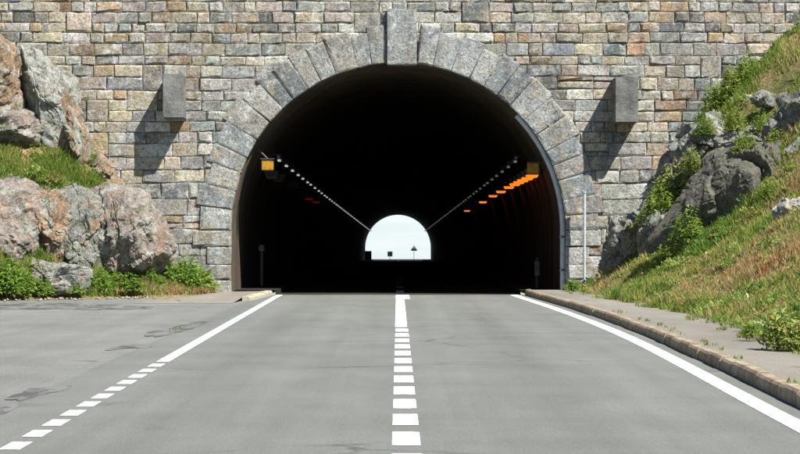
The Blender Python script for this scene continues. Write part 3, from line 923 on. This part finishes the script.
rock([(600, 262), (612, 228), (632, 214), (652, 222), (660, 258), (648, 286), (606, 288)], 63.0, 1.6, 26, (.24, .235, .215), 'grey rock at the foot of the wall right of the pole', rough=.06, face=DF)
rock([(638, 232), (656, 210), (674, 216), (682, 250), (660, 272), (642, 268)], 61.2, 1.6, 27, GREY, 'grey rock between the big slab and the wall', rough=.06, face=DF)
rock([(782, 208), (792, 198), (812, 196), (818, 212), (800, 222), (784, 220)], 51.4, .7, 28, (.52, .52, .49), 'white boulder lying in orange grass at the right edge', sub=5, rough=.04)
rock([(772, 210), (779, 204), (786, 209), (784, 218), (774, 219)], 52.0, .5, 29, (.5, .5, .48), 'small white stone left of the white boulder', sub=4, rough=.03)
rock([(752, 98), (762, 92), (776, 95), (774, 106), (758, 108)], 61.2, .5, 30, GREY, 'small grey rock high in the grass of the right bank', sub=4, rough=.03)
rock([(598, 284), (606, 276), (618, 278), (620, 288), (604, 291)], 62.2, .5, 31, PALE, 'small pale stone near the pole at the wall foot', sub=4, rough=.03)
rock([(786, 152), (796, 138), (814, 142), (812, 172), (790, 178)], 56.4, .7, 32, GREY, 'grey angular stone below the grey rock at the right edge', sub=5, rough=.04)

# ------------------------------------------------------------------ vegetation
rs = np.random.RandomState(8)
def blades(name, pts, h, w, col, lean=.75):
    n = len(pts)
    a = rs.uniform(0, 2*np.pi, n); la = rs.uniform(0, 2*np.pi, n); l = rs.uniform(.1, 1, n)*lean
    side = np.stack([np.cos(a), np.sin(a), np.zeros(n)], 1)*w[:, None]/2
    top = np.stack([np.cos(la)*l, np.sin(la)*l, np.ones(n)*.95], 1)*h[:, None]
    mid = np.stack([np.cos(la)*l*.35, np.sin(la)*l*.35, np.ones(n)*.55], 1)*h[:, None]
    V = np.stack([pts-side, pts+side, pts+mid+side*.75, pts+mid-side*.75, pts+top], 1).reshape(-1, 3)
    i = np.arange(n)*5
    q = np.stack([i, i+1, i+2, i+3], 1); t3 = np.stack([i+3, i+2, i+4], 1)
    me = bpy.data.meshes.new(name)
    me.vertices.add(len(V)); me.vertices.foreach_set('co', V.ravel())
    me.loops.add(n*7); me.polygons.add(n*2)
    lv = np.concatenate([q, t3], 1).ravel()
    me.loops.foreach_set('vertex_index', lv)
    st = np.stack([np.arange(n)*7, np.arange(n)*7+4], 1).ravel()
    me.polygons.foreach_set('loop_start', st)
    me.update(calc_edges=True)
    at = me.attributes.new('tint', 'FLOAT_COLOR', 'POINT')
    c = np.concatenate([np.repeat(col, 5, 0), np.ones((n*5, 1))], 1)
    at.data.foreach_set('color', c.astype(np.float32).ravel())
    return link(name, me, M['leaf'])
GREEN = np.array((.14, .22, .035)); LIME = np.array((.27, .33, .06)); OLIVE = np.array((.34, .33, .10)); STRAW = np.array((.50, .43, .22)); RUSTG = np.array((.38, .23, .095))
def grass(name, bk, x0, x1, y0, y1, n, mask, dry, label, hs=(.06, .20)):
    x = rs.uniform(x0, x1, n); y = rs.uniform(y0, y1, n)
    e = .1
    z = bk(x, y); sx = (bk(x+e, y)-z)/e; sy = (bk(x, y+e)-z)/e
    up = 1/np.sqrt(1+sx*sx+sy*sy)
    keep = mask(x, y, z, up) & (nz2(x*1.1, y*1.1, 9)+.55*nz2(x*4, y*4, 5) > -.9)
    x, y, z = x[keep], y[keep], z[keep]
    z = z+.07*nz2(x*2.2, y*2.2, 4)
    kk = z > .06; x, y, z = x[kk], y[kk], z[kk]
    d = np.clip(dry(x, y, z) + .62*nz2(x*1.3, y*.8, 2) + .3*nz2(x*5, y*4, 12) + rs.normal(0, .2, len(x)), 0, 1)
    cols = np.stack([GREEN, LIME, OLIVE, STRAW*.85, RUSTG], 0)
    q = d*4; i0 = np.clip(q.astype(int), 0, 3); fr = (q-i0)[:, None]
    c = cols[i0]*(1-fr)+cols[i0+1]*fr
    c = c*rs.uniform(.65, 1.35, (len(x), 1))
    h = rs.uniform(hs[0], hs[1], len(x))*(1+.8*nz2(x*2.5, y*2.5, 7)).clip(.3, 2.2)
    w = rs.uniform(.012, .032, len(x))
    return tag(blades(name, np.stack([x, y, z-.02], 1), h, w, c), label, 'grass', kind='stuff')
def rmask(x, y, z, up):
    px = CX+x*F/y
    return (x > foot_r_np(y)-.22) & (px < 900) & (up > .36)
fy = np.linspace(0, 70, 200); fx = np.array([foot_r(q) for q in fy])
def foot_r_np(y): return np.interp(y, fy, fx)+.25*np.sin(y*2.1)*.5+.12*np.sin(y*5.3)
grass('bank_grass', rbank, 4.4, 13, 21, 65, 400000, rmask,
      lambda x, y, z: .29+.10*np.sin(y*.3)-np.clip((y-54)/8, 0, 1)*.12+.34*np.exp(-((CX+x*F/y-800)/45)**2-((HY-(z-EYE)*F/y-240)/35)**2), 'green and orange dry grass covering the right bank')
grass('bank_grass', rbank, 4.6, 12, 8, 45, 110000, lambda x, y, z, up: (x > foot_r_np(y)-.22) & ((CX+x*F/y >= 900) | (y < 21)),
      lambda x, y, z: .42+0*x, 'dry grass on the near part of the right bank outside the picture')
def lmask(x, y, z, up):
    px = CX+x*F/y
    return (px > -60) & (px < 215) & (z > .05) & (up > .33)
grass('bank_grass', lbank, -13, -4.8, 57.5, 65, 190000, lmask, lambda x, y, z: .40+0*x, 'short green grass on the ledges of the left bank', (.06, .22))
# weeds along kerb and cracks
def tufts(name, spots, label):
    pts, cc, hh = [], [], []
    for (x, y, z, k, rad) in spots:
        for _ in range(k):
            a = rs.uniform(0, 6.28); q = rad*math.sqrt(rs.uniform())
            pts.append((x+q*math.cos(a)*.5, y+q*math.sin(a)*1.6, z)); g_ = rs.uniform()
            cc.append((GREEN*(1-g_)+OLIVE*g_)*rs.uniform(.7, 1.3)); hh.append(rs.uniform(.02, .07))
    n = len(pts)
    return tag(blades(name, np.array(pts), np.array(hh), rs.uniform(.008, .02, n), np.array(cc)), label, 'weeds', kind='stuff')
sp = []
for _ in range(16):
    y = rs.uniform(22, 50); sp.append((kerb_r(y)+rs.uniform(.17, .32), y, .15, rs.randint(6, 30), rs.uniform(.03, .22)))
for _ in range(70):
    y = rs.uniform(24, 62); sp.append((foot_r(y)-rs.uniform(-.1, .55)**1.0, y, .15, rs.randint(10, 60), rs.uniform(.06, .3)))
for (px, py) in ((171, 331.5), (178, 329)):
    Y = 3960/(py-234); sp.append(((px-CX)*Y/F, Y, 0, 14, .2))
tufts('weeds', sp, 'small weeds growing along the kerb and in cracks')
# grey loose stones along foot of left bank, too small to count
V, FC = [], []
for k in range(160):
    px = rs.uniform(-40, 230); Yb = np.interp(px, [-40, 0, 100, 200, 230], [58.6, 59.4, 61.3, 63.4, 64.0])-abs(rs.normal(0, .5))
    r_ = rs.uniform(.02, .06); c = np.array(((px-CX)*Yb/F, Yb, .02)); b = len(V)
    dv = np.array([(1,0,0),(-1,0,0),(0,1,0),(0,-1,0),(0,0,.8),(0,0,-.8)])*rs.uniform(.6, 1.3, (6, 1))*r_+c
    V += dv.tolist(); FC += [tuple(q+b for q in f_) for f_ in ((0,2,4),(2,1,4),(1,3,4),(3,0,4),(2,0,5),(1,2,5),(3,1,5),(0,3,5))]
o = link('loose_gravel', mesh('loose_gravel', V, FC), M['kerb']); tag(o, 'loose pale gravel along the foot of the left bank', 'gravel', kind='stuff')

def ground_cover(name, bk, x0, x1, y0, y1, n, mask, label, cols):
    V, C = [], []
    x = rs.uniform(x0, x1, n); y = rs.uniform(y0, y1, n); z = bk(x, y)
    e = .1; up = 1/np.sqrt(1+((bk(x+e, y)-z)/e)**2+((bk(x, y+e)-z)/e)**2)
    ok = mask(x, y, z, up) & (nz2(x*.8, y*.6, 21) > -.25)
    for cx, cy, cz in zip(x[ok], y[ok], z[ok]):
        r_ = rs.uniform(.10, .34); hgt = r_*rs.uniform(.4, 1.0); k = int(90*r_/.25); lf = rs.uniform(.04, .10)
        cc = np.array(cols[rs.randint(len(cols))]); fl = rs.uniform() < .16
        a = rs.uniform(0, 6.28, k); q = np.sqrt(rs.uniform(0, 1, k))*r_
        p = np.stack([cx+q*np.cos(a), cy+q*np.sin(a), cz+hgt*rs.uniform(.1, 1, k)*(1-.6*(q/r_)**2)], 1)
        fa = rs.uniform(0, 6.28, k); pit = rs.uniform(-.3, 1.0, k)
        d = np.stack([np.cos(fa)*np.cos(pit), np.sin(fa)*np.cos(pit), np.sin(pit)], 1)
        sd = np.stack([-np.sin(fa), np.cos(fa), rs.uniform(-.4, .4, k)], 1)
        L = (lf*rs.uniform(.6, 1.4, k))[:, None]
        V.append(np.stack([p, p+d*L*.5+sd*L*.25, p+d*L, p+d*L*.5-sd*L*.25], 1).reshape(-1, 3))
        c = cc[None]*rs.uniform(.6, 1.4, (k, 1))
        if fl:
            m_ = rs.uniform(0, 1, k) < .12
            c[m_] = (.7, .66, .5) if rs.uniform() < .6 else (.6, .48, .1)
        C.append(np.repeat(c, 4, 0))
    V = np.concatenate(V); C = np.concatenate(C); m = len(V)//4
    me = mesh(name, V.tolist(), [(4*i, 4*i+1, 4*i+2, 4*i+3) for i in range(m)])
    at = me.attributes.new('tint', 'FLOAT_COLOR', 'POINT')
    at.data.foreach_set('color', np.concatenate([C, np.ones((len(C), 1))], 1).astype(np.float32).ravel())
    return tag(link(name, me, M['leaf']), label, 'ground cover', kind='stuff')
CV = [(.16, .27, .05), (.24, .34, .07), (.33, .36, .10), (.30, .22, .09), (.12, .20, .04)]
ground_cover('ground_cover', rbank, 4.6, 12, 25, 65, 1200, lambda x, y, z, up: (x > foot_r_np(y)-.05) & (CX+x*F/y < 840), 'mixed low weeds and flowers scattered over the right bank', CV)
ground_cover('ground_cover', lbank, -12, -5, 58.5, 65, 420, lambda x, y, z, up: (CX+x*F/y > -40) & (z > .1), 'mixed low weeds scattered over the left bank', CV)
def plant_mesh(n, w, h, leaf, seed, c1, c2, flower=0):
    r = np.random.RandomState(seed)
    V, FC, C = [], [], []
    for k in range(n):
        a = r.uniform(0, 6.28); q = math.sqrt(r.uniform()); zz = r.uniform(.05, 1)**.8
        rad = w/2*q*(1.05-.55*zz)*(1+.35*math.sin(3*a+seed))
        p = np.array((math.cos(a)*rad, math.sin(a)*rad, zz*h*(1-.35*q*q)*(1+.25*math.sin(5*a+seed*2))))
        L = leaf*r.uniform(.6, 1.35); Wd = L*r.uniform(.38, .6)
        fa = a+r.normal(0, .8); pit = r.uniform(-.5, .9)
        d = np.array((math.cos(fa)*math.cos(pit), math.sin(fa)*math.cos(pit), math.sin(pit)))
        s_ = np.cross(d, (0, 0, 1)); s_ /= np.linalg.norm(s_)+1e-9
        u = np.cross(s_, d)
        b = len(V)
        V += [p, p+d*L*.45+s_*Wd/2+u*L*.10, p+d*L-u*L*.12, p+d*L*.45-s_*Wd/2+u*L*.10]
        FC += [(b, b+1, b+2), (b, b+2, b+3)]
        m = r.uniform(); c = (np.array(c1)*(1-m)+np.array(c2)*m)*r.uniform(.7, 1.3)
        if r.uniform() < flower and zz > .6: c = np.array((.62, .55, .20))
        C += [c]*4
    me = mesh('foliage', V, FC)
    at = me.attributes.new('tint', 'FLOAT_COLOR', 'POINT')
    at.data.foreach_set('color', np.concatenate([np.array(C), np.ones((len(C), 1))], 1).astype(np.float32).ravel())
    me.materials.append(M['leaf'])
    b = MB()
    for k in range(9):
        a = r.uniform(0, 6.28); q = w*.33*r.uniform(.2, 1)
        b.tube([(math.cos(a)*q*.2, math.sin(a)*q*.2, -.08), (math.cos(a)*q*.7, math.sin(a)*q*.7, h*.45), (math.cos(a)*q, math.sin(a)*q, h*.85)], [.012, .009, .004], 5)
    ms = mesh('stems', b.v, b.f); ms.materials.append(M['stem'])
    return me, ms
BR1, BR2 = (.15, .27, .04), (.30, .41, .09)
KIND = [plant_mesh(520, 1.0, .62, .15, 1, BR1, BR2), plant_mesh(620, 1.15, .75, .13, 2, (.12, .24, .03), (.26, .37, .07)), plant_mesh(420, .9, .5, .17, 3, (.17, .28, .045), (.34, .43, .11))]
SHR = [plant_mesh(900, 1.2, 1.0, .12, 5, (.15, .25, .035), (.31, .40, .08)), plant_mesh(800, 1.1, .9, .12, 6, (.18, .26, .04), (.36, .41, .10))]
YEL = plant_mesh(460, .62, .46, .11, 9, (.20, .29, .06), (.38, .42, .14), .2)
def plant(kind, px, py, Y, s, rz, label, group, name='leafy_plant', sz=1.0):
    p = P(px, py, Y)
    t_ = tag(empty(name, p), label, 'plant', group)
    t_.rotation_euler.z = rz; t_.scale = (s, s, s*sz)
    link('foliage', kind[0], None, t_); link('stems', kind[1], None, t_)
LEFT = [(-8, 291, 59.6), (10, 293, 59.7), (27, 289, 60.2), (43, 293, 60.2), (58, 290, 60.9), (73, 292, 61.0), (88, 290, 61.3), (102, 291, 61.5), (117, 288, 62.0), (131, 290, 62.0), (145, 288, 62.5), (160, 289, 62.6), (174, 285, 63.2), (186, 288, 63.3), (197, 287, 63.7)]
for k, (px, py, Y) in enumerate(LEFT):
    big = 1.08 if px > 168 or px < 15 else rs.uniform(.6, .85)
    words = ['cut by the left picture edge', 'second from the left picture edge', 'third from the left picture edge', 'fourth from the left picture edge', 'fifth from the left picture edge', 'sixth from the left picture edge', 'seventh from the left picture edge', 'eighth, middle of the row',
             'eighth from the right end of the row', 'sixth from the portal end of the row', 'fifth from the portal end of the row', 'fourth from the portal end of the row', 'third from the portal end of the row', 'second from the portal end of the row', 'nearest the portal jamb']
    words[8] = 'seventh from the portal end of the row'
    plant(KIND[k % 3], px, py+3, Y, big, rs.uniform(0, 6.28), f'leafy green plant at left bank foot, {words[k]}', 'leafy plants along the left bank foot')
for k, (px, py, Y, s, lab) in enumerate([(718, 104, 63.6, .75, 'bright green shrub where the right bank grass meets the wall, lowest of three'), (733, 90, 63.6, .85, 'bright green shrub at the wall on the right bank, middle of three'),
        (748, 76, 63.8, .75, 'bright green shrub at the wall on the right bank, highest of three'), (672, 205, 61.8, 1.2, 'green shrub between the wall and the big dark slab'), (660, 222, 61.4, 1.0, 'green shrub just above the pale rock at the wall'),
        (684, 188, 62.2, .9, 'green shrub at the upper left edge of the big dark slab'), (690, 250, 56.6, 1.05, 'green shrub at the foot of the big dark slab'), (664, 272, 57.5, .8, 'low green shrub left of the big dark slab foot'),
        (722, 246, 55.5, .7, 'small green shrub under the middle of the big dark slab'), (640, 236, 62.6, .7, 'small green shrub growing behind the grey wall-foot rock'), (706, 128, 61.6, .5, 'small shrub on the pale rock below the wall grass'), (736, 124, 60.2, .6, 'small shrub on top of the dark rock above the big slab'), (762, 128, 59.6, .55, 'small shrub left of the grey rock at the right edge'), (776, 146, 57.6, .6, 'low shrub over the top of the dark rock beside the big slab'), (744, 148, 57.2, .55, 'low shrub on the upper edge of the big slab'), (692, 164, 61.2, .6, 'low shrub in the gap left of the pale rock'), (770, 200, 55.4, .6, 'low shrub at the right foot of the dark rock'), (650, 284, 58.5, .6, 'low shrub in front of the grey wall-foot rock'), (88, 158, 64.6, .5, 'small green tuft growing at the wall above the left grass ledge')]):
    plant(SHR[k % 2], px, py+8, Y, s, k*1.7, lab, 'shrubs on the banks', 'shrub')
plant(YEL, 781, 351, 31.3, .88, .4, 'pale yellow flowering plant at the pavement edge on the right', 'pavement edge plants', 'flowering_plant', 1.2)
plant(YEL, 798, 353, 31.0, .75, 2.0, 'yellow flowering plant cut by the right picture edge', 'pavement edge plants', 'flowering_plant', 1.1)
plant(KIND[2], 752, 336, 34.0, .32, 1.0, 'flat green rosette weed left of the yellow flowering plant', 'pavement edge plants')
plant(KIND[0], 573, 292, 63.2, .5, 1.0, 'small green plant at the foot of the arch right jamb', 'plants at the pole foot')
plant(KIND[1], 592, 290, 63.0, .4, 2.0, 'small green plant just right of the slim pole', 'plants at the pole foot')
